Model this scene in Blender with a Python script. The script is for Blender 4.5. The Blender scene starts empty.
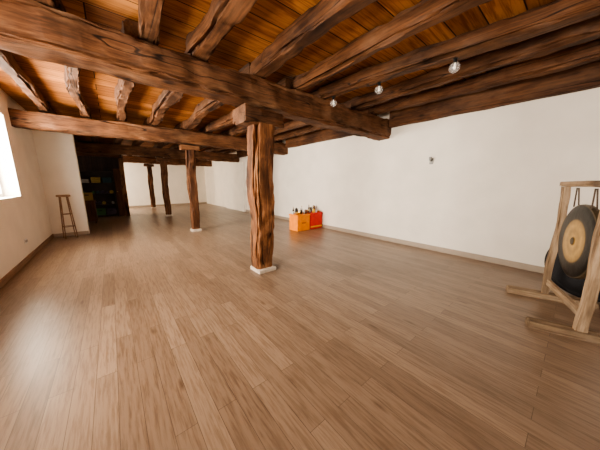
import bpy, bmesh, math, random
from mathutils import Vector, Matrix, noise
C = bpy.context.scene.collection
R = math.radians
PI = math.pi
random.seed(4)
try:
    bpy.context.scene.view_settings.look = 'AgX - Medium High Contrast'
except Exception:
    pass

# ------------------------------------------------------------------ materials
def newmat(name):
    m = bpy.data.materials.new(name); m.use_nodes = True
    nt = m.node_tree; b = nt.nodes['Principled BSDF']
    return m, nt, b
def N(nt, t, **kw):
    n = nt.nodes.new(t)
    for k, v in kw.items(): setattr(n, k, v)
    return n
def ramp(nt, stops):
    r = N(nt, 'ShaderNodeValToRGB')
    e = r.color_ramp.elements
    stops = sorted(stops)
    while len(e) > 1: e.remove(e[-1])
    for i, (p, c) in enumerate(stops):
        if i >= 1: e.new(p)
    for i, (p, c) in enumerate(stops):
        e[i].position = p; e[i].color = (*c, 1)
    return r
def plain(name, col, rough=.6, metal=0, var=.08, scale=6, bump=0.0):
    m, nt, b = newmat(name)
    tc = N(nt, 'ShaderNodeTexCoord'); no = N(nt, 'ShaderNodeTexNoise')
    no.inputs['Scale'].default_value = scale; no.inputs['Detail'].default_value = 4
    nt.links.new(tc.outputs['Object'], no.inputs['Vector'])
    r = ramp(nt, [(.3, tuple(c*(1-var) for c in col)), (.7, tuple(min(1, c*(1+var)) for c in col))])
    nt.links.new(no.outputs['Fac'], r.inputs['Fac']); nt.links.new(r.outputs['Color'], b.inputs['Base Color'])
    b.inputs['Roughness'].default_value = rough; b.inputs['Metallic'].default_value = metal
    if bump:
        bp = N(nt, 'ShaderNodeBump'); bp.inputs['Strength'].default_value = bump; bp.inputs['Distance'].default_value = .02
        nt.links.new(no.outputs['Fac'], bp.inputs['Height']); nt.links.new(bp.outputs['Normal'], b.inputs['Normal'])
    return m
def wood(name, c0, c1, c2, rough=.7, along='X', fine=44, bump=.5, knots=True, spread=.12, spec=.28, dust=None, stain=0):
    m, nt, b = newmat(name)
    tc = N(nt, 'ShaderNodeTexCoord'); oi = N(nt, 'ShaderNodeObjectInfo')
    ad = N(nt, 'ShaderNodeVectorMath', operation='ADD')
    ml = N(nt, 'ShaderNodeMath', operation='MULTIPLY'); ml.inputs[1].default_value = 37.0
    nt.links.new(oi.outputs['Random'], ml.inputs[0])
    nt.links.new(tc.outputs['Object'], ad.inputs[0]); nt.links.new(ml.outputs[0], ad.inputs[1])
    def mp(lo, hi):
        n = N(nt, 'ShaderNodeMapping')
        s = {'X': (lo, hi, hi), 'Y': (hi, lo, hi), 'Z': (hi, hi, lo)}[along]
        n.inputs['Scale'].default_value = s
        nt.links.new(ad.outputs[0], n.inputs['Vector']); return n
    def noi(lo, hi, det, dist=0., ro=.6):
        n1 = N(nt, 'ShaderNodeTexNoise'); n1.inputs['Scale'].default_value = 1; n1.inputs['Detail'].default_value = det
        n1.inputs['Roughness'].default_value = ro; n1.inputs['Distortion'].default_value = dist
        nt.links.new(mp(lo, hi).outputs[0], n1.inputs['Vector']); return n1
    n1 = noi(1.8, fine, 7, .3, .65); n2 = noi(1.4, 4.5, 5)
    mx = N(nt, 'ShaderNodeMath', operation='MULTIPLY_ADD'); mx.inputs[1].default_value = .55
    h2 = N(nt, 'ShaderNodeMath', operation='MULTIPLY'); h2.inputs[1].default_value = .45
    nt.links.new(n2.outputs['Fac'], h2.inputs[0]); nt.links.new(n1.outputs['Fac'], mx.inputs[0]); nt.links.new(h2.outputs[0], mx.inputs[2])
    r = ramp(nt, [(.5-spread, c0), (.5, c1), (.5+spread, c2)])
    nt.links.new(mx.outputs[0], r.inputs['Fac'])
    out = r.outputs['Color']; height = mx.outputs[0]
    def mult(a, fac_out, f):
        q = N(nt, 'ShaderNodeMix', data_type='RGBA', blend_type='MULTIPLY'); q.inputs['Factor'].default_value = f
        nt.links.new(a, q.inputs['A']); nt.links.new(fac_out, q.inputs['B']); return q.outputs['Result']
    if dust:
        dn = noi(1.6, 4.0, 4, .2, .6)
        dr = ramp(nt, [(.50, (0, 0, 0)), (.68, (.5, .5, .5))]); nt.links.new(dn.outputs['Fac'], dr.inputs['Fac'])
        dm = N(nt, 'ShaderNodeMix', data_type='RGBA'); dm.inputs['B'].default_value = (*dust, 1)
        nt.links.new(dr.outputs['Color'], dm.inputs['Factor']); nt.links.new(out, dm.inputs['A']); out = dm.outputs['Result']
    if stain:
        sn = noi(1.3, 3.2, 5, .4, .65)
        sr = ramp(nt, [(.36, (.13, .10, .09)), (.50, (1, 1, 1))]); nt.links.new(sn.outputs['Fac'], sr.inputs['Fac'])
        out = mult(out, sr.outputs['Color'], stain)
    if knots:
        v = N(nt, 'ShaderNodeTexVoronoi'); v.inputs['Scale'].default_value = 1
        nt.links.new(mp(1.6, 3.4).outputs[0], v.inputs['Vector'])
        kr = ramp(nt, [(.05, (.14, .10, .08)), (.13, (1, 1, 1))])
        nt.links.new(v.outputs['Distance'], kr.inputs['Fac'])
        out = mult(out, kr.outputs['Color'], .85)
        cn = noi(.25, 5, 2, .12, .4)     # a few long drying cracks
        sb = N(nt, 'ShaderNodeMath', operation='SUBTRACT'); sb.inputs[1].default_value = .57
        ab = N(nt, 'ShaderNodeMath', operation='ABSOLUTE')
        nt.links.new(cn.outputs['Fac'], sb.inputs[0]); nt.links.new(sb.outputs[0], ab.inputs[0])
        cr = ramp(nt, [(.003, (.03, .02, .015)), (.008, (1, 1, 1))])
        nt.links.new(ab.outputs[0], cr.inputs['Fac'])
        out = mult(out, cr.outputs['Color'], .9)
        hm = N(nt, 'ShaderNodeMath', operation='MULTIPLY')
        nt.links.new(mx.outputs[0], hm.inputs[0]); nt.links.new(cr.outputs['Color'], hm.inputs[1]); height = hm.outputs[0]
    nt.links.new(out, b.inputs['Base Color'])
    b.inputs['Roughness'].default_value = rough; b.inputs['Specular IOR Level'].default_value = spec
    bp = N(nt, 'ShaderNodeBump'); bp.inputs['Strength'].default_value = bump; bp.inputs['Distance'].default_value = .007
    nt.links.new(height, bp.inputs['Height']); nt.links.new(bp.outputs['Normal'], b.inputs['Normal'])
    return m
def planks(name, swap, width, length, ca, cb, mortar, grain_dark, rough, gap=.003, bump=.15, spec=.5, gs=26, knots=False, gl=1.6, dist=.8):
    m, nt, b = newmat(name)
    tc = N(nt, 'ShaderNodeTexCoord'); sp = N(nt, 'ShaderNodeSeparateXYZ'); cm = N(nt, 'ShaderNodeCombineXYZ')
    nt.links.new(tc.outputs['Object'], sp.inputs[0])
    a, c = ('Y', 'X') if swap == 'Y' else (('X', 'Y') if swap == 'X' else ('Z', 'X'))
    nt.links.new(sp.outputs[a], cm.inputs['X']); nt.links.new(sp.outputs[c], cm.inputs['Y'])
    br = N(nt, 'ShaderNodeTexBrick'); br.offset = .37; br.offset_frequency = 2
    br.inputs['Scale'].default_value = 1; br.inputs['Brick Width'].default_value = length; br.inputs['Row Height'].default_value = width
    br.inputs['Mortar Size'].default_value = gap; br.inputs['Mortar Smooth'].default_value = .2; br.inputs['Bias'].default_value = 0
    br.inputs['Color1'].default_value = (*ca, 1); br.inputs['Color2'].default_value = (*cb, 1); br.inputs['Mortar'].default_value = (*mortar, 1)
    nt.links.new(cm.outputs[0], br.inputs['Vector'])
    sx = N(nt, 'ShaderNodeMapping'); sx.inputs['Scale'].default_value = (gl, gs, 1)
    ad = N(nt, 'ShaderNodeVectorMath', operation='ADD')
    sc = N(nt, 'ShaderNodeVectorMath', operation='SCALE'); sc.inputs['Scale'].default_value = 60
    nt.links.new(br.outputs['Color'], sc.inputs[0]); nt.links.new(cm.outputs[0], sx.inputs['Vector'])
    nt.links.new(sx.outputs[0], ad.inputs[0]); nt.links.new(sc.outputs[0], ad.inputs[1])
    no = N(nt, 'ShaderNodeTexNoise'); no.inputs['Scale'].default_value = 1; no.inputs['Detail'].default_value = 7; no.inputs['Roughness'].default_value = .62; no.inputs['Distortion'].default_value = dist
    nt.links.new(ad.outputs[0], no.inputs['Vector'])
    gr = ramp(nt, [(.36, grain_dark), (.56, (1.0, 1.0, 1.0))])
    nt.links.new(no.outputs['Fac'], gr.inputs['Fac'])
    mm = N(nt, 'ShaderNodeMix', data_type='RGBA', blend_type='MULTIPLY'); mm.inputs['Factor'].default_value = 1
    nt.links.new(br.outputs['Color'], mm.inputs['A']); nt.links.new(gr.outputs['Color'], mm.inputs['B'])
    out = mm.outputs['Result']
    if knots:
        kx = N(nt, 'ShaderNodeMapping'); kx.inputs['Scale'].default_value = knots
        nt.links.new(cm.outputs[0], kx.inputs['Vector'])
        v = N(nt, 'ShaderNodeTexVoronoi'); v.inputs['Scale'].default_value = 1
        nt.links.new(kx.outputs[0], v.inputs['Vector'])
        kr = ramp(nt, [(.03, (.40, .32, .26)), (.10, (1, 1, 1))]); nt.links.new(v.outputs['Distance'], kr.inputs['Fac'])
        m2 = N(nt, 'ShaderNodeMix', data_type='RGBA', blend_type='MULTIPLY'); m2.inputs['Factor'].default_value = .75
        nt.links.new(out, m2.inputs['A']); nt.links.new(kr.outputs['Color'], m2.inputs['B']); out = m2.outputs['Result']
    nt.links.new(out, b.inputs['Base Color'])
    b.inputs['Roughness'].default_value = rough; b.inputs['Specular IOR Level'].default_value = spec
    bp = N(nt, 'ShaderNodeBump'); bp.inputs['Strength'].default_value = bump; bp.inputs['Distance'].default_value = .004; bp.invert = True
    nt.links.new(br.outputs['Fac'], bp.inputs['Height']); nt.links.new(bp.outputs['Normal'], b.inputs['Normal'])
    return m

M = {}
M['plaster'] = plain('white_plaster', (.87, .80, .70), .85, var=.045, scale=2.2, bump=.22)
M['floor'] = planks('oak_laminate', 'Y', .12, 1.25, (.208, .138, .091), (.300, .206, .138), (.105, .067, .043), (.66, .61, .57), .33, .0016, .06, spec=.66, gs=60, gl=4.5, dist=.3, knots=(1.2, 5.0, 1))
M['ceil'] = planks('orange_boards', 'X', .29, 9.0, (.29, .110, .031), (.60, .258, .074), (.030, .012, .006), (.50, .38, .29), .65, .007, .4, spec=.25, gs=26, knots=(1.8, 3.2, 1))
M['joist'] = wood('dark_hewn_joist', (.040, .016, .007), (.092, .037, .015), (.165, .068, .027), bump=.55, dust=(.20, .105, .056), stain=.5)
M['beam'] = wood('dark_hewn_beam', (.052, .020, .009), (.115, .047, .019), (.20, .086, .036), bump=.6, dust=(.27, .145, .077), stain=.45)
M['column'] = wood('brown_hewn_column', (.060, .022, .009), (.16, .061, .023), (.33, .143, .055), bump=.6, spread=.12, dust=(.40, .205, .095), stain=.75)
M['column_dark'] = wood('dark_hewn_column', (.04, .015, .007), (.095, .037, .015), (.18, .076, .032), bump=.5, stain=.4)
cp = ((.145, .090, .052), (.31, .21, .128), (.47, .345, .225))
M['pine'] = wood('weathered_pine', *cp, along='X', fine=34, bump=.45, knots=False, rough=.7, spread=.12, dust=(.30, .235, .175), stain=.45)
M['pine_y'] = wood('weathered_pine_foot', *[tuple(c*.78 for c in k) for k in cp], along='Y', fine=34, bump=.45, knots=False, rough=.7, spread=.12, dust=(.24, .19, .14), stain=.4)
M['stool'] = wood('stool_wood', (.14, .078, .043), (.24, .14, .08), (.32, .195, .115), along='Z', bump=.2, knots=False)
M['stool_seat'] = wood('stool_seat_wood', (.26, .155, .08), (.37, .23, .135), (.45, .30, .18), along='X', bump=.2, knots=False)
M['base_brown'] = wood('brown_skirting', (.20, .12, .07), (.27, .165, .10), (.34, .215, .135), along='Y', bump=.1, knots=False)
M['base_pale'] = plain('taupe_skirting', (.38, .305, .235), .5, var=.05)
M['plinth'] = plain('plinth_paint', (.52, .43, .34), .75, var=.18, scale=14)
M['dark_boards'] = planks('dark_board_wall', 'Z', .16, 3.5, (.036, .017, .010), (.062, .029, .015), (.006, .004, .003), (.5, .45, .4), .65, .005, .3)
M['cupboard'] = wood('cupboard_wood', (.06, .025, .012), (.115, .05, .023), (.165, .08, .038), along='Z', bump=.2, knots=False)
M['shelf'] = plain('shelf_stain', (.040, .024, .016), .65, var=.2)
M['black_iron'] = plain('black_iron', (.02, .02, .02), .45, .6)
M['black_cloth'] = plain('black_cloth', (.012, .011, .013), .7, bump=.2, scale=60)
M['black_trim'] = plain('black_trim', (.008, .008, .009), .5)
M['white_plastic'] = plain('white_plastic', (.75, .75, .72), .4, var=.02)
M['grey_plastic'] = plain('grey_plastic', (.28, .27, .25), .5, var=.05)
M['frame'] = plain('window_paint', (.70, .68, .64), .5, var=.03)
M['orange'] = plain('orange_cloth', (.95, .27, .01), .7, var=.12, scale=9, bump=.15)
M['orange_dark'] = plain('dark_orange_trim', (.50, .12, .01), .7)
M['red'] = plain('red_cloth', (.62, .018, .015), .65, var=.15, scale=8, bump=.15)
M['yellow'] = plain('yellow_cloth', (.85, .50, .04), .7)
M['green'] = plain('green_foam', (.052, .115, .038), .85)
M['ochre'] = plain('ochre_foam', (.30, .205, .05), .85)
M['teal'] = plain('teal_foam', (.028, .055, .06), .85)
M['purple'] = plain('purple_foam', (.05, .035, .055), .85)
M['cream'] = plain('cream_wool', (.30, .26, .21), .9, bump=.2, scale=40)
M['brass'] = plain('hammered_brass', (.55, .36, .12), .28, .9, var=.2, scale=30, bump=.2)
M['steel'] = plain('brushed_metal', (.45, .43, .40), .3, .9)
M['bottle'] = plain('brown_bottle', (.06, .028, .014), .2)
M['pot'] = plain('clay_pot', (.16, .065, .035), .6)
M['wax'] = plain('ivory_wax', (.75, .68, .5), .5)
M['rope'] = plain('cord', (.10, .07, .05), .9)

def glassmat(name, tint=(1, 1, 1), fac=.12):
    m = bpy.data.materials.new(name); m.use_nodes = True; nt = m.node_tree
    nt.nodes.remove(nt.nodes['Principled BSDF'])
    out = nt.nodes['Material Output']
    t = N(nt, 'ShaderNodeBsdfTransparent'); t.inputs['Color'].default_value = (*tint, 1)
    g = N(nt, 'ShaderNodeBsdfGlossy'); g.inputs['Roughness'].default_value = .05
    lw = N(nt, 'ShaderNodeLayerWeight'); lw.inputs['Blend'].default_value = fac
    mx = N(nt, 'ShaderNodeMixShader')
    nt.links.new(lw.outputs['Facing'], mx.inputs[0]); nt.links.new(t.outputs[0], mx.inputs[1]); nt.links.new(g.outputs[0], mx.inputs[2])
    nt.links.new(mx.outputs[0], out.inputs['Surface'])
    return m
M['glass'] = glassmat('window_glass')
m, nt, b = newmat('bulb_glass')
b.inputs['Base Color'].default_value = (.95, .93, .9, 1); b.inputs['Roughness'].default_value = .06; b.inputs['Specular IOR Level'].default_value = 1.0
b.inputs['Alpha'].default_value = .20; M['bulb_glass'] = m
m, nt, b = newmat('filament_glow'); b.inputs['Base Color'].default_value = (.8, .7, .5, 1); b.inputs['Emission Color'].default_value = (1, .85, .6, 1); b.inputs['Emission Strength'].default_value = 1.2; M['filament'] = m

# gong face: soft patina by radius
m, nt, b = newmat('gong_bronze')
tc = N(nt, 'ShaderNodeTexCoord'); ln = N(nt, 'ShaderNodeVectorMath', operation='LENGTH')
sp = N(nt, 'ShaderNodeSeparateXYZ'); cmb = N(nt, 'ShaderNodeCombineXYZ')
nt.links.new(tc.outputs['Object'], sp.inputs[0]); nt.links.new(sp.outputs['X'], cmb.inputs['X']); nt.links.new(sp.outputs['Z'], cmb.inputs['Y'])
nt.links.new(cmb.outputs[0], ln.inputs[0])
mr = N(nt, 'ShaderNodeMath', operation='DIVIDE'); mr.inputs[1].default_value = .385
nt.links.new(ln.outputs['Value'], mr.inputs[0])
r = ramp(nt, [(0, (.05, .028, .012)), (.09, (.06, .034, .015)), (.13, (.62, .39, .13)), (.28, (.44, .27, .09)), (.40, (.60, .38, .13)), (.54, (.40, .245, .085)), (.59, (.05, .035, .022)), (.66, (.016, .013, .012)), (.93, (.012, .011, .010)), (.96, (.14, .105, .065)), (1, (.14, .105, .065))])
nt.links.new(mr.outputs[0], r.inputs['Fac'])
no = N(nt, 'ShaderNodeTexNoise'); no.inputs['Scale'].default_value = 18; no.inputs['Detail'].default_value = 5
nt.links.new(tc.outputs['Object'], no.inputs['Vector'])
nr = ramp(nt, [(.3, (.75, .75, .75)), (.7, (1, 1, 1))]); nt.links.new(no.outputs['Fac'], nr.inputs['Fac'])
mm = N(nt, 'ShaderNodeMix', data_type='RGBA', blend_type='MULTIPLY'); mm.inputs['Factor'].default_value = 1
nt.links.new(r.outputs['Color'], mm.inputs['A']); nt.links.new(nr.outputs['Color'], mm.inputs['B']); nt.links.new(mm.outputs['Result'], b.inputs['Base Color'])
b.inputs['Metallic'].default_value = .4; b.inputs['Roughness'].default_value = .36; b.inputs['Specular IOR Level'].default_value = .3
bp = N(nt, 'ShaderNodeBump'); bp.inputs['Strength'].default_value = .2; bp.inputs['Distance'].default_value = .01
nt.links.new(no.outputs['Fac'], bp.inputs['Height']); nt.links.new(bp.outputs['Normal'], b.inputs['Normal'])
M['gong'] = m

# ------------------------------------------------------------------ mesh helpers
def obj(name, bm, mat, parent=None, loc=(0, 0, 0), rot=(0, 0, 0), smooth=False):
    me = bpy.data.meshes.new(name); bmesh.ops.recalc_face_normals(bm, faces=bm.faces[:]); bm.to_mesh(me); bm.free()
    if smooth:
        for p in me.polygons: p.use_smooth = True
        if smooth == 'angle':
            try: me.set_sharp_from_angle(angle=R(34))
            except Exception: pass
    me.materials.append(M[mat])
    o = bpy.data.objects.new(name, me); C.objects.link(o)
    o.location = loc; o.rotation_euler = rot
    if parent: o.parent = parent
    return o
def tag(o, label, cat, group=None, kind=None):
    o['label'] = label; o['category'] = cat
    if group: o['group'] = group
    if kind: o['kind'] = kind
    return o
def thing(name, label, cat, loc=(0, 0, 0), rotz=0, group=None):
    o = bpy.data.objects.new(name, None); C.objects.link(o); o.empty_display_size = .1
    o.location = loc; o.rotation_euler = (0, 0, rotz)
    return tag(o, label, cat, group)
def struct(name, bm, mat, parent=None, loc=(0, 0, 0), label=None):
    o = obj(name, bm, mat, parent, loc)
    if not parent: o['kind'] = 'structure'
    if label: o['label'] = label
    return o
def bx(bm, x0, x1, y0, y1, z0, z1, bev=0):
    vs = [bm.verts.new((x, y, z)) for x in (x0, x1) for y in (y0, y1) for z in (z0, z1)]
    fs = [(0, 1, 3, 2), (4, 6, 7, 5), (0, 4, 5, 1), (2, 3, 7, 6), (0, 2, 6, 4), (1, 5, 7, 3)]
    faces = [bm.faces.new([vs[i] for i in f]) for f in fs]
    if bev:
        es = list({e for f in faces for e in f.edges})
        bmesh.ops.bevel(bm, geom=es, offset=bev, segments=2, affect='EDGES', profile=.6)
    return bm
def box(*a, bev=0): return bx(bmesh.new(), *a, bev=bev)
def lathe(prof, n=32, bm=None, axis='Z', off=(0, 0, 0)):
    bm = bm or bmesh.new(); rings = []
    def P(r, h, a):
        if axis == 'Z': v = (r*math.cos(a), r*math.sin(a), h)
        else: v = (r*math.cos(a), h, r*math.sin(a))
        return tuple(v[i]+off[i] for i in range(3))
    for r, h in prof:
        if r < 1e-6: rings.append([bm.verts.new(P(0, h, 0))])
        else: rings.append([bm.verts.new(P(r, h, 2*PI*k/n)) for k in range(n)])
    for a, b_ in zip(rings, rings[1:]):
        for k in range(n):
            k2 = (k+1) % n
            if len(a) == 1 and len(b_) == 1: continue
            if len(a) == 1: bm.faces.new((a[0], b_[k], b_[k2]))
            elif len(b_) == 1: bm.faces.new((a[k], a[k2], b_[0]))
            else: bm.faces.new((a[k], a[k2], b_[k2], b_[k]))
    return bm
def tube(p0, p1, r0, r1=None, n=12, bm=None):
    bm = bm or bmesh.new(); r1 = r0 if r1 is None else r1
    p0 = Vector(p0); p1 = Vector(p1); d = (p1-p0).normalized()
    u = d.orthogonal().normalized(); v = d.cross(u)
    A = [bm.verts.new(p0+(u*math.cos(2*PI*k/n)+v*math.sin(2*PI*k/n))*r0) for k in range(n)]
    B = [bm.verts.new(p1+(u*math.cos(2*PI*k/n)+v*math.sin(2*PI*k/n))*r1) for k in range(n)]
    for k in range(n): bm.faces.new((A[k], A[(k+1) % n], B[(k+1) % n], B[k]))
    bm.faces.new(A[::-1]); bm.faces.new(B)
    return bm
def hewn(L, w, h, seed, seg=36, n=32, rough=.02, bow=.02, sq=9., w2=None, h2=None, wane=.05, hi=.3, cracks=(), bulge=.04):
    """rough-hewn squared timber along local X (w on local Y, h on local Z): flat adzed faces, waney corners, open cracks"""
    bm = bmesh.new(); rings = []
    for i in range(seg+1):
        u = i/seg; x = L*u
        ww = (w + ((w2 or w)-w)*u)*(1+bulge*noise.noise((x*1.6, seed*2.9, 4))*2)
        hh = (h + ((h2 or h)-h)*u)*(1+bulge*noise.noise((x*1.4, seed*3.7, 9)))
        cy = bow*noise.noise((u*2.2+seed*3.1, seed, 0)); cz = bow*.35*noise.noise((u*2.0+seed*1.7, 0, seed))
        cor = [max(0, noise.noise((x*1.1+seed*2.3, q*7.7, seed*1.1))+.15 + .5*noise.noise((x*4+seed, q*3.1, 2)))*wane for q in range(4)]
        fac = [noise.noise((x*1.8+seed*4.1, q*5.3, seed))*rough*.8 for q in range(4)]
        ring = []
        for k in range(n):
            a = 2*PI*(k+.5)/n; c, s = math.cos(a), math.sin(a)
            e = 2/sq
            py = math.copysign(abs(c)**e, c)*ww/2; pz = math.copysign(abs(s)**e, s)*hh/2
            q = (0 if c > 0 else 1) + (0 if s > 0 else 2)
            wn = (abs(math.sin(2*a)))**3*cor[q]
            py -= math.copysign(wn, c); pz -= math.copysign(wn, s)
            if abs(c) > abs(s): py += fac[0 if c > 0 else 1]
            else: pz += fac[2 if s > 0 else 3]*.6
            d = rough*.45*noise.noise((x*2.2+seed*9, c*2.0, s*2.0)) + rough*hi*noise.noise((x*6+seed*5, c*5, s*5))
            for (ca, u0, u1, dep, wid) in cracks:
                if u0 < u < u1:
                    aa = ca + .10*noise.noise((x*1.5, ca, seed)) + .04*noise.noise((x*6, ca, seed))
                    dd = abs((a-aa+PI) % (2*PI)-PI)
                    if dd < wid: d -= dep*(1-dd/wid)*min(1, (u-u0)*8, (u1-u)*8)
            l = max(1e-5, math.hypot(py, pz)); f = 1+(d-rough*.25)/l
            ring.append(bm.verts.new((x, py*f+cy, pz*f+cz)))
        rings.append(ring)
    for a, b_ in zip(rings, rings[1:]):
        for k in range(n): bm.faces.new((a[k], a[(k+1) % n], b_[(k+1) % n], b_[k]))
    bm.faces.new(rings[0]); bm.faces.new(rings[-1][::-1])
    return bm

# ------------------------------------------------------------------ the setting
XL, XR = -1.32, 5.12
YB, YF = -2.6, 16.6
ZC = 3.06
YS = 8.6                 # short cross wall on the left
XA = -2.1                # alcove
TH = .38
struct('floor', box(XA-TH, XR+TH, YB-TH, YF+TH, -.12, 0), 'floor')
struct('ceiling', box(XA-TH, XR+TH, YB-TH, YF+TH, ZC, ZC+.12), 'ceil')

def wall_y(name, x0, x1, y0, y1, holes, mat='plaster'):
    bm = bmesh.new(); y = y0
    for ya, yb, za, zb in sorted(holes):
        if ya > y: bx(bm, x0, x1, y, ya, 0, ZC)
        bx(bm, x0, x1, ya, yb, 0, za); bx(bm, x0, x1, ya, yb, zb, ZC); y = yb
    if y < y1: bx(bm, x0, x1, y, y1, 0, ZC)
    return struct(name, bm, mat)
WIN = [(-1.5, -.1, 1.0, 2.4), (1.5, 3.0, 1.0, 2.4), (4.95, 6.62, 1.16, 2.58)]
WIN_ADDED_FAR = (13.7, 15.7, 1.0, 2.4)  # unseen opening behind the partition, added to brighten the far wall
WIN_ADDED_ALCOVE = (10.9, 11.7, 1.2, 2.1)  # invented small opening, added to bring some light into the alcove
wall_y('wall_left', XL-TH, XL, YB, YS+.26, WIN)
wall_y('wall_right', XR, XR+TH, YB, YF, [])
struct('wall_stub', box(XL, -.62, YS, YS+.26, 0, ZC), 'plaster')
wall_y('wall_alcove', XA-TH, XA, YS+.26, YF, [WIN_ADDED_FAR, WIN_ADDED_ALCOVE])
struct('wall_alcove_front', box(XA-TH, XL-TH, YS, YS+.26, 0, ZC), 'plaster')
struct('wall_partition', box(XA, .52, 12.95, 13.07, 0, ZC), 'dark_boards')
struct('wall_far', box(XA-TH, XR+TH, YF, YF+TH, 0, ZC), 'plaster')
bm = bmesh.new()
bx(bm, XL-TH, 1.2, YB-TH, YB, 0, ZC); bx(bm, 3.0, XR+TH, YB-TH, YB, 0, ZC); bx(bm, 1.2, 3.0, YB-TH, YB, 2.3, ZC); bx(bm, 1.2, 3.0, YB-TH, YB, 0, .9)
struct('wall_back', bm, 'plaster')
struct('wall_pilaster', box(XR-.11, XR, 10.5, 12.8, 0, 2.40), 'plaster')

def window_y(name, xw, win):
    ya, yb, za, zb = win; xo = xw-.26
    bm = bmesh.new(); t = .06
    bx(bm, xo, xo+.06, ya, ya+t, za, zb); bx(bm, xo, xo+.06, yb-t, yb, za, zb)
    bx(bm, xo, xo+.06, ya+t, yb-t, za, za+t); bx(bm, xo, xo+.06, ya+t, yb-t, zb-t, zb)
    ym = (ya+yb)/2; bx(bm, xo, xo+.06, ym-.03, ym+.03, za+t, zb-t)
    w = struct(name, bm, 'frame')
    struct('pane', box(xo+.02, xo+.03, ya+t, ym-.03, za+t, zb-t), 'glass', w)
    struct('pane', box(xo+.02, xo+.03, ym+.03, yb-t, za+t, zb-t), 'glass', w)
for i, wn in enumerate(WIN): window_y('window_%d' % (i+1), XL, wn)
window_y('window_5', XA, WIN_ADDED_FAR)  # frame and panes for the added far opening, out of view
window_y('window_6', XA, WIN_ADDED_ALCOVE)  # frame and panes for the invented alcove opening
yo = YB-.26; bm = bmesh.new()
bx(bm, 1.2, 1.26, yo, yo+.06, .9, 2.3); bx(bm, 2.94, 3.0, yo, yo+.06, .9, 2.3); bx(bm, 1.26, 2.94, yo, yo+.06, .9, .96); bx(bm, 1.26, 2.94, yo, yo+.06, 2.24, 2.3); bx(bm, 2.07, 2.13, yo, yo+.06, .96, 2.24)
w = struct('window_4', bm, 'frame')
struct('pane', box(1.26, 2.07, yo+.02, yo+.03, .96, 2.24), 'glass', w); struct('pane', box(2.13, 2.94, yo+.02, yo+.03, .96, 2.24), 'glass', w)

struct('baseboard_left', box(XL, XL+.018, YB, YS, 0, .10, bev=.004), 'base_brown')
struct('baseboard_stub', box(XL+.018, -.62, YS-.018, YS, 0, .09, bev=.004), 'base_pale')
struct('baseboard_right', box(XR-.018, XR, YB, 10.5, 0, .105, bev=.004), 'base_pale')
struct('baseboard_far', box(.6, XR-.018, YF-.018, YF, 0, .09, bev=.004), 'base_pale')

# ------------------------------------------------------------------ cross beams, columns, joists
ZB0, ZB1 = 2.43, 2.82
YBM = [3.14, 7.1, 11.2, 15.2]
blabels = ['nearest massive hewn cross beam, running over the thickest front column',
           'second hewn cross beam, over the column behind the front one',
           'third cross beam from the camera, dim under the far ceiling',
           'farthest cross beam, close to the far white wall']
for i, y in enumerate(YBM):
    x0 = XL if y < YS else XA
    L = XR-x0
    if i == 0:
        o = obj('cross_beam', hewn(L, .33, .32, 11, seg=220, n=56, rough=.055, bow=.08, sq=9, w2=.38, h2=.43, wane=.10, hi=.35,
                cracks=[(PI+.15, .05, .45, .02, .07), (PI-.25, .35, .8, .025, .07), (PI+.3, .6, .97, .02, .06), (1.5*PI-.1, .1, .6, .02, .06)]), 'beam', None, (x0, y, 2.665), (0, R(.45), 0), 'angle')
    else:
        o = obj('cross_beam', hewn(L, .32, .34, 11+i, seg=150, n=40, rough=.045, bow=.06, h2=.40, wane=.08, hi=.35, cracks=[(PI+.1, .2, .7, .02, .08)]), 'beam', None, (x0, y, (ZB0+ZB1)/2), (0, 0, 0), 'angle')
    tag(o, blabels[i], 'beam', 'cross beams of the ceiling')
clabels = ['nearest thick brown timber column with dark cracks and a pale plinth',
           'second timber column, behind and left of the front one',
           'third timber column, slimmer looking, before the far white wall',
           'farthest and smallest timber column, near the far wall']
XC = [1.79, 1.82, 1.80, 1.74]
for i, (x, y) in enumerate(zip(XC, YBM)):
    t = thing('timber_column', clabels[i], 'column', (x, y, 0), 0, 'columns down the middle of the room')
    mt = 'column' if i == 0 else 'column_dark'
    if i == 0:
        obj('shaft', hewn(2.225-.05, .32, .31, 33, seg=140, n=88, rough=.05, bow=.11, sq=7, w2=.35, h2=.36, wane=.11, hi=.35, bulge=.07,
            cracks=[(PI/2+.30, .06, .93, .13, .13), (PI-.25, .3, .98, .06, .08), (PI+.35, .05, .5, .035, .08), (PI/2-.4, .5, .95, .035, .08)]), mt, t, (0, 0, .05), (0, -PI/2, 0), 'angle')
        obj('plinth', box(-.155, .155, -.155, .155, 0, .058, bev=.008), 'plinth', t)
        obj('bolster', hewn(.62, .40, .23, 5, seg=30, n=40, rough=.05, bow=.02, wane=.08, hi=.35), 'beam', t, (-.31, 0, 2.32), (0, 0, 0), 'angle')
    else:
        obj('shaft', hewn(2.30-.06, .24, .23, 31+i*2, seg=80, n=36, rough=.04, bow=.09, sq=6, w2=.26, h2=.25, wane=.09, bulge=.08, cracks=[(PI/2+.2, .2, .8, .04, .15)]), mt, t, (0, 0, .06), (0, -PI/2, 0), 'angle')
        obj('plinth', box(-.128, .128, -.128, .128, 0, .07, bev=.010), 'plinth', t)
        obj('bolster', hewn(.46, .26, .14, 40+i, seg=16, n=24, rough=.03, bow=.01, wane=.04), 'beam', t, (-.23, 0, 2.36), (0, 0, 0), 'angle')

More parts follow.
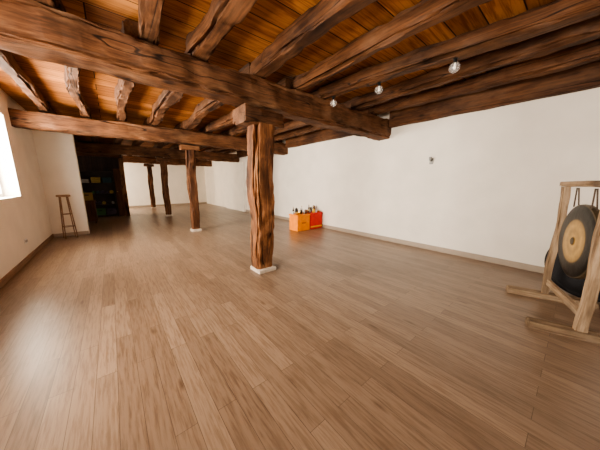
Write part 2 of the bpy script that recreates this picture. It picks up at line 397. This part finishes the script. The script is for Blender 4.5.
JX = [-.86, -.24, .40, 1.0, 1.76, 2.42, 3.12, 3.92, 4.56]
ORD = ['first', 'second', 'third', 'fourth', 'fifth', 'sixth', 'seventh', 'eighth', 'ninth']
bays = [(YB, 3.14), (3.14, 7.1), (7.1, 11.2), (11.2, 15.2), (15.2, YF)]
jz = ZB1+.115
BJ0, BJ1 = 3.68, 3.04          # the slanting joist that carries the bulbs
far_src = None
for bi, (ya, yb) in enumerate(bays):
    for ji, x in enumerate(JX):
        L = yb-ya-.02
        if bi < 2:
            d = random.uniform(.17, .23) if ji > 1 else .16
            if ji in (3, 4): d = .235
            bw = random.uniform(.05, .14)
            rz = PI/2; xx = x+random.uniform(-.03, .03)
            if bi == 0 and ji == 6: xx = BJ0; rz += math.atan2(BJ0-BJ1, 5.74); d = .20; bw = .03
            o = obj('ceiling_joist', hewn(L, d, .225, 50+bi*20+ji, seg=110, n=32, rough=.042, bow=bw, sq=6, wane=.09, hi=.35, bulge=.07 if ji != 6 else .02), 'joist', None,
                    (xx, ya+.01, jz), (0, 0, rz), 'angle')
            if bi == 0: lab = 'rough brown joist on the camera side of the nearest beam, %s from left wall' % ORD[ji]
            else: lab = 'rough brown joist between nearest and second cross beams, %s from left wall' % ORD[ji]
            tag(o, lab, 'joist', 'ceiling joists near the camera')
        else:
            if bi == 2 and ji == 0:
                far_src = obj('ceiling_joist', hewn(3.98, .20, .22, 140, seg=50, n=24, rough=.03, bow=.05, sq=6), 'joist', None, (0, 0, 0), (0, 0, PI/2), 'angle')
                o = far_src
            else:
                o = far_src.copy(); C.objects.link(o)
            o.location = (x, ya+.01, jz); o.scale = (L/3.98, 1, 1)
            tag(o, 'dim dark joist under the ceiling beyond the second cross beam', 'joist', 'joists in the far bays')
plates = ['dark timber wall plate above the gong, camera side of nearest beam', 'dark timber wall plate on right wall between nearest and second beams',
          'dark timber wall plate on right wall just past the second beam']
for bi in range(3):
    ya, yb = bays[bi]; ya += .20 if bi else .01; yb -= .20
    o = obj('wall_plate', hewn(yb-ya, .14, .43, 80+bi, seg=60, n=24, rough=.015, bow=.01), 'joist', None, (XR-.075, ya, ZC-.216), (0, 0, PI/2), 'angle')
    tag(o, plates[bi], 'beam')

# ------------------------------------------------------------------ bulbs under a joist
def bulb(loc, label):
    t = thing('light_bulb', label, 'light bulb', loc, 0, 'round bulbs under one joist')
    obj('socket', lathe([(0, .0), (.030, 0), (.030, -.012), (.019, -.016), (.019, -.055), (0, -.055)], 20), 'black_iron', t, smooth='angle')
    rb = .058
    g = [(.0149, -.050)] + [(rb*math.sin(a), -.106+rb*math.cos(a)) for a in [R(18+16*k) for k in range(10)]] + [(0, -.106-rb)]
    gl = obj('globe', lathe(g, 24), 'bulb_glass', t, smooth=True)
    obj('filament', tube((0, 0, -.056), (0, 0, -.120), .006, .013, 8), 'filament', gl)
bx_ = lambda y: BJ0-(BJ0-BJ1)/5.74*(y-YB)
for (y, l) in [(1.14, 'round clear glass bulb nearest the camera, hanging under a joist'), (2.06, 'round clear glass bulb in the middle of three under one joist'), (2.86, 'round clear glass bulb closest to the nearest cross beam')]:
    bulb((bx_(y), y, ZB1+.012), l)

# ------------------------------------------------------------------ gong, stand, case
GA = R(19)
G0 = (3.60, -.03, 0)
t = thing('gong_stand', 'weathered pine gong stand near right wall', 'gong stand', G0, GA)
HW = .43
for s in (-1, 1):
    pw = .080 if s < 0 else .068
    obj('post', hewn(1.30, pw, pw-.004, 90+s, seg=40, n=24, rough=.014, bow=.03, wane=.024), 'pine', t, (s*HW, 0, .06), (0, -PI/2, 0), 'angle')
    bm = bmesh.new()
    prof = [(-.42, 0), (.35, 0), (.35, .055), (.34, .065), (-.41, .065), (-.42, .055)]
    A = [bm.verts.new((s*HW-.055, a, b_)) for a, b_ in prof]; B = [bm.verts.new((s*HW+.055, a, b_)) for a, b_ in prof]
    for k in range(6): bm.faces.new((A[k], A[(k+1) % 6], B[(k+1) % 6], B[k]))
    bm.faces.new(A); bm.faces.new(B[::-1])
    obj('foot', bm, 'pine_y', t)
obj('top_bar', hewn(1.04, .060, .064, 95, seg=30, n=20, rough=.010, bow=.016, wane=.016), 'pine', t, (-.52, 0, 1.392), (0, 0, 0), 'angle')
obj('stretcher', hewn(.79, .04, .08, 97, seg=30, n=20, rough=.008, bow=.01, wane=.01), 'pine', t, (-.395, 0, .21), (0, 0, 0), 'angle')
GZ = .82
t = thing('gong', 'round dark gong with golden bronze centre hanging in the pine stand', 'gong', (3.585, -.035, 0), GA)
prof = [(0, .022), (.035, .020), (.045, .012), (.21, .010), (.31, .004), (.355, 0), (.372, -.008), (.376, -.03), (.372, -.055), (.362, -.055), (.364, -.02), (.34, -.006), (.2, .0), (0, .004)]
obj('disc', lathe(prof, 64, axis='Y'), 'gong', t, (0, .01, GZ), smooth='angle')
for s in (-1, 1):
    bm = tube((s*.17, -.028, GZ+.325), (s*.17, .0, 1.352), .006, bm=tube((s*.17, .008, GZ+.335), (s*.17, .012, 1.352), .006))
    obj('cord', bm, 'rope', t, smooth=True)
t = thing('gong_case', 'black round padded case standing on floor behind the gong', 'case', (4.36, -.22, 0), R(84))
obj('body', lathe([(0, -.07), (.36, -.07), (.40, -.05), (.41, 0), (.40, .05), (.36, .07), (0, .07)], 56, axis='Y'), 'black_cloth', t, (0, 0, .41), smooth='angle')
for s in (-1, 1):
    obj('piping', lathe([(.355, s*.066), (.362, s*.074), (.372, s*.072), (.374, s*.062)], 56, axis='Y'), 'black_trim', t, (0, 0, .41), smooth=True)
obj('handle', tube((-.07, 0, .80), (-.07, 0, .85), .01, bm=tube((.07, 0, .80), (.07, 0, .85), .01, bm=tube((-.075, 0, .85), (.075, 0, .85), .012))), 'black_trim', t, smooth=True)

# ------------------------------------------------------------------ tall stool
t = thing('tall_stool', 'tall thin-legged wooden stool with round seat by the short white wall', 'stool', (-.96, 8.30, 0), R(16))
obj('seat', lathe([(0, 1.06), (.118, 1.06), (.132, 1.07), (.132, 1.10), (.122, 1.11), (0, 1.105)], 28), 'stool_seat', t, smooth='angle')
top, bot = .066, .112
for sx in (-1, 1):
    for sy in (-1, 1):
        obj('leg', tube((sx*bot, sy*bot, 0), (sx*top, sy*top, 1.062), .011, .013), 'stool', t, smooth='angle')
for z in (.3, .62):
    q = bot+(top-bot)*z/1.06
    for a, b_ in [((-q, -q), (q, -q)), ((q, -q), (q, q)), ((q, q), (-q, q)), ((-q, q), (-q, -q))]:
        obj('rung', tube((*a, z), (*b_, z), .008), 'stool', t, smooth='angle')

# ------------------------------------------------------------------ orange and red boxes with things on top
DX = .04
t = thing('storage_box', 'orange cloth-covered box on floor by right wall', 'box', (4.28+DX, 5.30, 0))
obj('body', box(-.24, .24, -.2, .2, 0, .44, bev=.015), 'orange', t)
obj('lid', box(-.25, .25, -.21, .21, .44, .49, bev=.012), 'orange', t)
obj('handle', box(-.07, .07, -.212, -.2, .22, .26, bev=.004), 'orange_dark', t)
t = thing('storage_box', 'red cloth-covered box beside the orange one', 'box', (4.80+DX, 5.30, 0))
obj('body', box(-.24, .24, -.2, .2, 0, .45, bev=.015), 'red', t)
obj('lid', box(-.25, .25, -.21, .21, .45, .50, bev=.012), 'red', t)
obj('trim', box(-.24, .24, -.206, -.2, .06, .10), 'yellow', t)
def bowl(x, y, z, r, l):
    o = obj('singing_bowl', lathe([(0, 0), (r*.55, 0), (r*.9, r*.35), (r, r*.85), (r*.94, r*.85), (r*.84, r*.38), (r*.5, r*.08), (0, r*.06)], 28), 'brass', None, (x+DX, y, z), smooth='angle')
    tag(o, l, 'bowl', 'singing bowls on the boxes')
bowl(4.13, 5.20, .49, .08, 'brass singing bowl at left end of the orange box')
bowl(4.68, 5.38, .50, .08, 'larger brass singing bowl on the red box')
bowl(4.95, 5.20, .50, .06, 'smallest brass singing bowl, at right end of the red box')
def bottle(x, y, z, h, l, mat='bottle'):
    t = thing('bottle', l, 'bottle', (x+DX, y, z), 0, 'bottles on the boxes')
    obj('body', lathe([(0, 0), (.028, 0), (.030, .01), (.030, h*.55), (.012, h*.72), (.012, h*.9), (0, h*.9)], 20), mat, t, smooth='angle')
    obj('cap', lathe([(0, h*.88), (.014, h*.88), (.014, h), (0, h)], 16), 'brass', t, smooth='angle')
bottle(4.33, 5.30, .49, .17, 'shorter brown bottle standing on the orange box')
bottle(4.43, 5.38, .49, .22, 'taller metal bottle at right side of the orange box', 'steel')
bottle(4.86, 5.32, .50, .18, 'brown bottle standing on the red box, near its middle')
bottle(4.62, 5.22, .50, .14, 'shortest metal bottle, at left end of the red box', 'steel')
bottle(4.78, 5.44, .50, .23, 'tallest brown bottle, at the back of the red box')
bottle(4.15, 5.44, .49, .20, 'brown bottle at back left of the orange box')
def pot(x, y, z, r, h, mat, l):
    t = thing('lidded_pot', l, 'pot', (x+DX, y, z), 0, 'small pots on the boxes')
    obj('body', lathe([(0, 0), (r*.7, 0), (r, h*.4), (r*.8, h*.8), (0, h*.8)], 20), mat, t, smooth='angle')
    obj('lid', lathe([(0, h*.78), (r*.86, h*.78), (r*.6, h*.9), (r*.15, h*.93), (r*.2, h), (0, h*1.02)], 20), mat, t, smooth='angle')
pot(4.44, 5.20, .49, .05, .13, 'pot', 'small clay lidded pot at front right of the orange box')
pot(4.24, 5.40, .49, .05, .18, 'black_iron', 'black lidded pot at the back of the orange box')
pot(4.76, 5.20, .50, .045, .12, 'yellow', 'yellow lidded pot at the front of the red box')
pot(4.96, 5.40, .50, .05, .21, 'pot', 'tall clay lidded pot at back of the red box by the wall')
pot(4.86, 5.43, .50, .04, .16, 'black_iron', 'black lidded pot at the back of the red box')
pot(4.68, 5.26, .50, .035, .12, 'bottle', 'tiny brown lidded pot at front left of the red box')
def cup(x, y, z, mat, l):
    o = obj('cup', lathe([(0, 0), (.024, 0), (.034, .075), (.031, .075), (.022, .006), (0, .006)], 20), mat, None, (x+DX, y, z), smooth='angle')
    tag(o, l, 'cup', 'small cups on the boxes')
cup(4.07, 5.36, .49, 'white_plastic', 'small white cup at left edge of the orange box')
cup(4.34, 5.17, .49, 'steel', 'small metal cup at front of the orange box')
cup(4.86, 5.18, .50, 'white_plastic', 'small white cup at front of the red box')
cup(4.33, 5.44, .49, 'red', 'small red cup at back of the orange box')
t = thing('candle', 'ivory pillar candle on the orange box between bowl and bottles', 'candle', (4.24+DX, 5.26, .49))
obj('wax', lathe([(0, 0), (.03, 0), (.03, .11), (.024, .113), (0, .105)], 20), 'wax', t, smooth='angle')
obj('wick', tube((0, 0, .104), (.003, 0, .125), .002, n=6), 'black_iron', t)

# ------------------------------------------------------------------ small wall fittings
t = thing('wall_fitting', 'small pale fitting with dark arm high on the right white wall', 'wall fitting', (XR, 2.02, 1.84))
obj('backplate', box(-.015, 0, -.035, .035, -.06, .06, bev=.005), 'grey_plastic', t)
obj('arm', tube((-.015, 0, 0), (-.07, 0, .03), .010), 'black_iron', t)
obj('holder', tube((-.07, 0, .01), (-.07, 0, .08), .022, .028), 'grey_plastic', t)
t = thing('power_outlet', 'small white power outlet low on left wall below window', 'outlet', (XL, 6.3, .36))
obj('plate', box(0, .012, -.075, .075, -.04, .04, bev=.004), 'white_plastic', t)
for s in (-1, 1): obj('socket', lathe([(0, 0), (.022, 0), (.022, .004), (0, .004)], 18), 'grey_plastic', t, (.012, s*.036, 0), (0, PI/2, 0))

# ------------------------------------------------------------------ far left alcove
SX = -.44
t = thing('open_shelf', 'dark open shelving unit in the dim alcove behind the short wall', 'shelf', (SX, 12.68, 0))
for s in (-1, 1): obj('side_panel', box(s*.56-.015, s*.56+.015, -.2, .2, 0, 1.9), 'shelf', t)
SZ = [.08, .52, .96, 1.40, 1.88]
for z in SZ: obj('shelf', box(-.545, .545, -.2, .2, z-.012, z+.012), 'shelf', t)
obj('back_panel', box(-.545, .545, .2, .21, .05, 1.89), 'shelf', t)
cols = ['green', 'ochre', 'teal', 'green', 'purple', 'cream', 'purple']
words = {'ochre': 'yellow'}
for si, z in enumerate((.532, .972)):
    for k in range(7):
        if (si, k) in ((0, 5), (1, 1)): continue
        col = cols[(k*2+si*3) % 7]
        rr = [.066, .05, .068, .056, .06][(k+si) % 5]
        bm = lathe([(0, -.17), (rr-.005, -.17), (rr, -.165), (rr, .165), (rr-.005, .17), (0, .17)], 20, axis='Y')
        o = obj('rolled_mat', bm, col, None, (SX-.43+k*.145, 12.68-.03, z+rr+.0005), smooth='angle')
        tag(o, 'rolled %s exercise mat on the %s mat shelf, %s place from left' % (words.get(col, col), ['lower', 'upper'][si], ORD[k]), 'mat', 'rolled mats on the shelving')
for k, (col, wd_, nn) in enumerate([('cream', 'cream', 2), ('ochre', 'yellow', 3), ('teal', 'teal', 3)]):
    for j in range(nn):
        o = obj('folded_blanket', box(-.15, .15, -.16, .16, 0, .075, bev=.028), col, None, (SX-.36+k*.36, 12.66, 1.4125+j*.0755), (0, 0, R(random.uniform(-4, 4))), smooth='angle')
        tag(o, 'folded %s blanket on the high shelf, %s of its stack' % (wd_, ['bottom', 'middle' if nn == 3 else 'top', 'top'][j]), 'blanket', 'folded blankets on the shelving')
def crate(label, col, loc, rz=0):
    t2 = thing('storage_crate', label, 'crate', loc, rz, 'storage crates in the alcove')
    bm = box(-.155, .155, -.16, .16, 0, .015)
    for (a0, a1, b0, b1) in [(-.155, -.14, -.16, .16), (.14, .155, -.16, .16), (-.14, .14, -.16, -.145), (-.14, .14, .145, .16)]: bx(bm, a0, a1, b0, b1, .015, .26)
    obj('body', bm, col, t2)
    obj('grip', box(-.05, .05, -.168, -.16, .17, .2), 'black_iron', t2)
for k, col in enumerate(['cream', 'green', 'purple']):
    crate('%s storage crate on the lowest shelf of the alcove shelving' % col, col, (SX-.36+k*.36, 12.66, .0925))
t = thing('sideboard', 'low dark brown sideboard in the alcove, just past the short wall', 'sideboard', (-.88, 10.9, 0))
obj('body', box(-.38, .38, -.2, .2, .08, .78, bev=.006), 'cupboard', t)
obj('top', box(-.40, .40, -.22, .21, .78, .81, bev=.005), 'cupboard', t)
for s in (-1, 1):
    d = obj('door', box(min(s*.006, s*.36), max(s*.006, s*.36), -.218, -.2, .12, .75, bev=.004), 'cupboard', t)
    obj('knob', lathe([(0, 0), (.01, 0), (.012, -.02), (.018, -.025), (.014, -.035), (0, -.035)], 14, axis='Y'), 'brass', d, (s*.04, -.218, .48), smooth=True)
    for q in (-1, 1): obj('leg', box(s*.34-.02, s*.34+.02, q*.17-.02, q*.17+.02, 0, .08), 'cupboard', t)
crate('yellow storage crate on top of the dark sideboard', 'ochre', (-.70, 10.9, .8105), R(9))
crate('green storage crate on top of the dark sideboard', 'green', (-1.08, 10.9, .8105), R(-4))
o = obj('timber_upright', hewn(2.42, .15, .16, 61, seg=60, n=28, rough=.02, bow=.03, wane=.04), 'column', None, (.44, 12.36, 0), (0, -PI/2, 0), 'angle')
tag(o, 'slim brown timber upright at right edge of the dark alcove', 'post')
o = obj('timber_lintel', hewn(2.5, .16, .17, 62, seg=60, n=28, rough=.02, bow=.03, wane=.04), 'column_dark', None, (-2.08, 12.36, 2.52), (0, 0, 0), 'angle')
tag(o, 'low dark timber lintel across the top of the alcove', 'beam')
t = thing('tall_cupboard', 'tall narrow dark brown cupboard against the dark partition', 'cupboard', (.33, 12.72, 0))
obj('body', box(-.18, .18, -.2, .22, 0, 2.0, bev=.006), 'cupboard', t)
d = obj('door', box(-.172, .172, -.222, -.2, .08, 1.95, bev=.004), 'cupboard', t)
obj('knob', lathe([(0, 0), (.01, 0), (.012, -.02), (.018, -.025), (.014, -.035), (0, -.035)], 14, axis='Y'), 'brass', d, (-.13, -.222, 1.05), smooth=True)

# ------------------------------------------------------------------ light
wd = bpy.data.worlds.new('World'); bpy.context.scene.world = wd; wd.use_nodes = True
bg = wd.node_tree.nodes['Background']; bg.inputs['Color'].default_value = (1, .98, .96, 1); bg.inputs['Strength'].default_value = 4
def area(name, loc, rot, sx, sy, power, col=(1, .90, .77)):
    l = bpy.data.lights.new(name, 'AREA'); l.shape = 'RECTANGLE'; l.size = sx; l.size_y = sy; l.energy = power; l.color = col
    o = bpy.data.objects.new(name, l); C.objects.link(o); o.location = loc; o.rotation_euler = rot
for (ya, yb, za, zb), p in zip(WIN, (45, 310, 540)):
    area('window_or_fill_light', (XL-.30, (ya+yb)/2, (za+zb)/2), (0, -PI/2, 0), zb-za, yb-ya, p)
area('window_or_fill_light', (XA-.30, 14.7, 1.7), (0, -PI/2, 0), 1.4, 2.0, 560, (1, .84, .64))  # added fill lamp, washes the far wall from behind the partition
area('window_or_fill_light', (XA-.30, 11.3, 1.65), (0, -PI/2, 0), .9, .8, 16, (1, .92, .82))  # weak added fill lamp, lights shelf and partition from the side for depth
area('window_or_fill_light', (2.1, YB-.3, 1.6), (PI/2, 0, 0), 1.7, 1.3, 22)

# ------------------------------------------------------------------ camera
cd = bpy.data.cameras.new('Camera'); cam = bpy.data.objects.new('Camera', cd); C.objects.link(cam)
cam.location = (0, 0, 1.4); cam.rotation_euler = (R(90-10.4), 0, R(-39.3))
cd.sensor_width = 36; cd.lens = 228/600*36; cd.clip_start = .02
bpy.context.scene.camera = cam
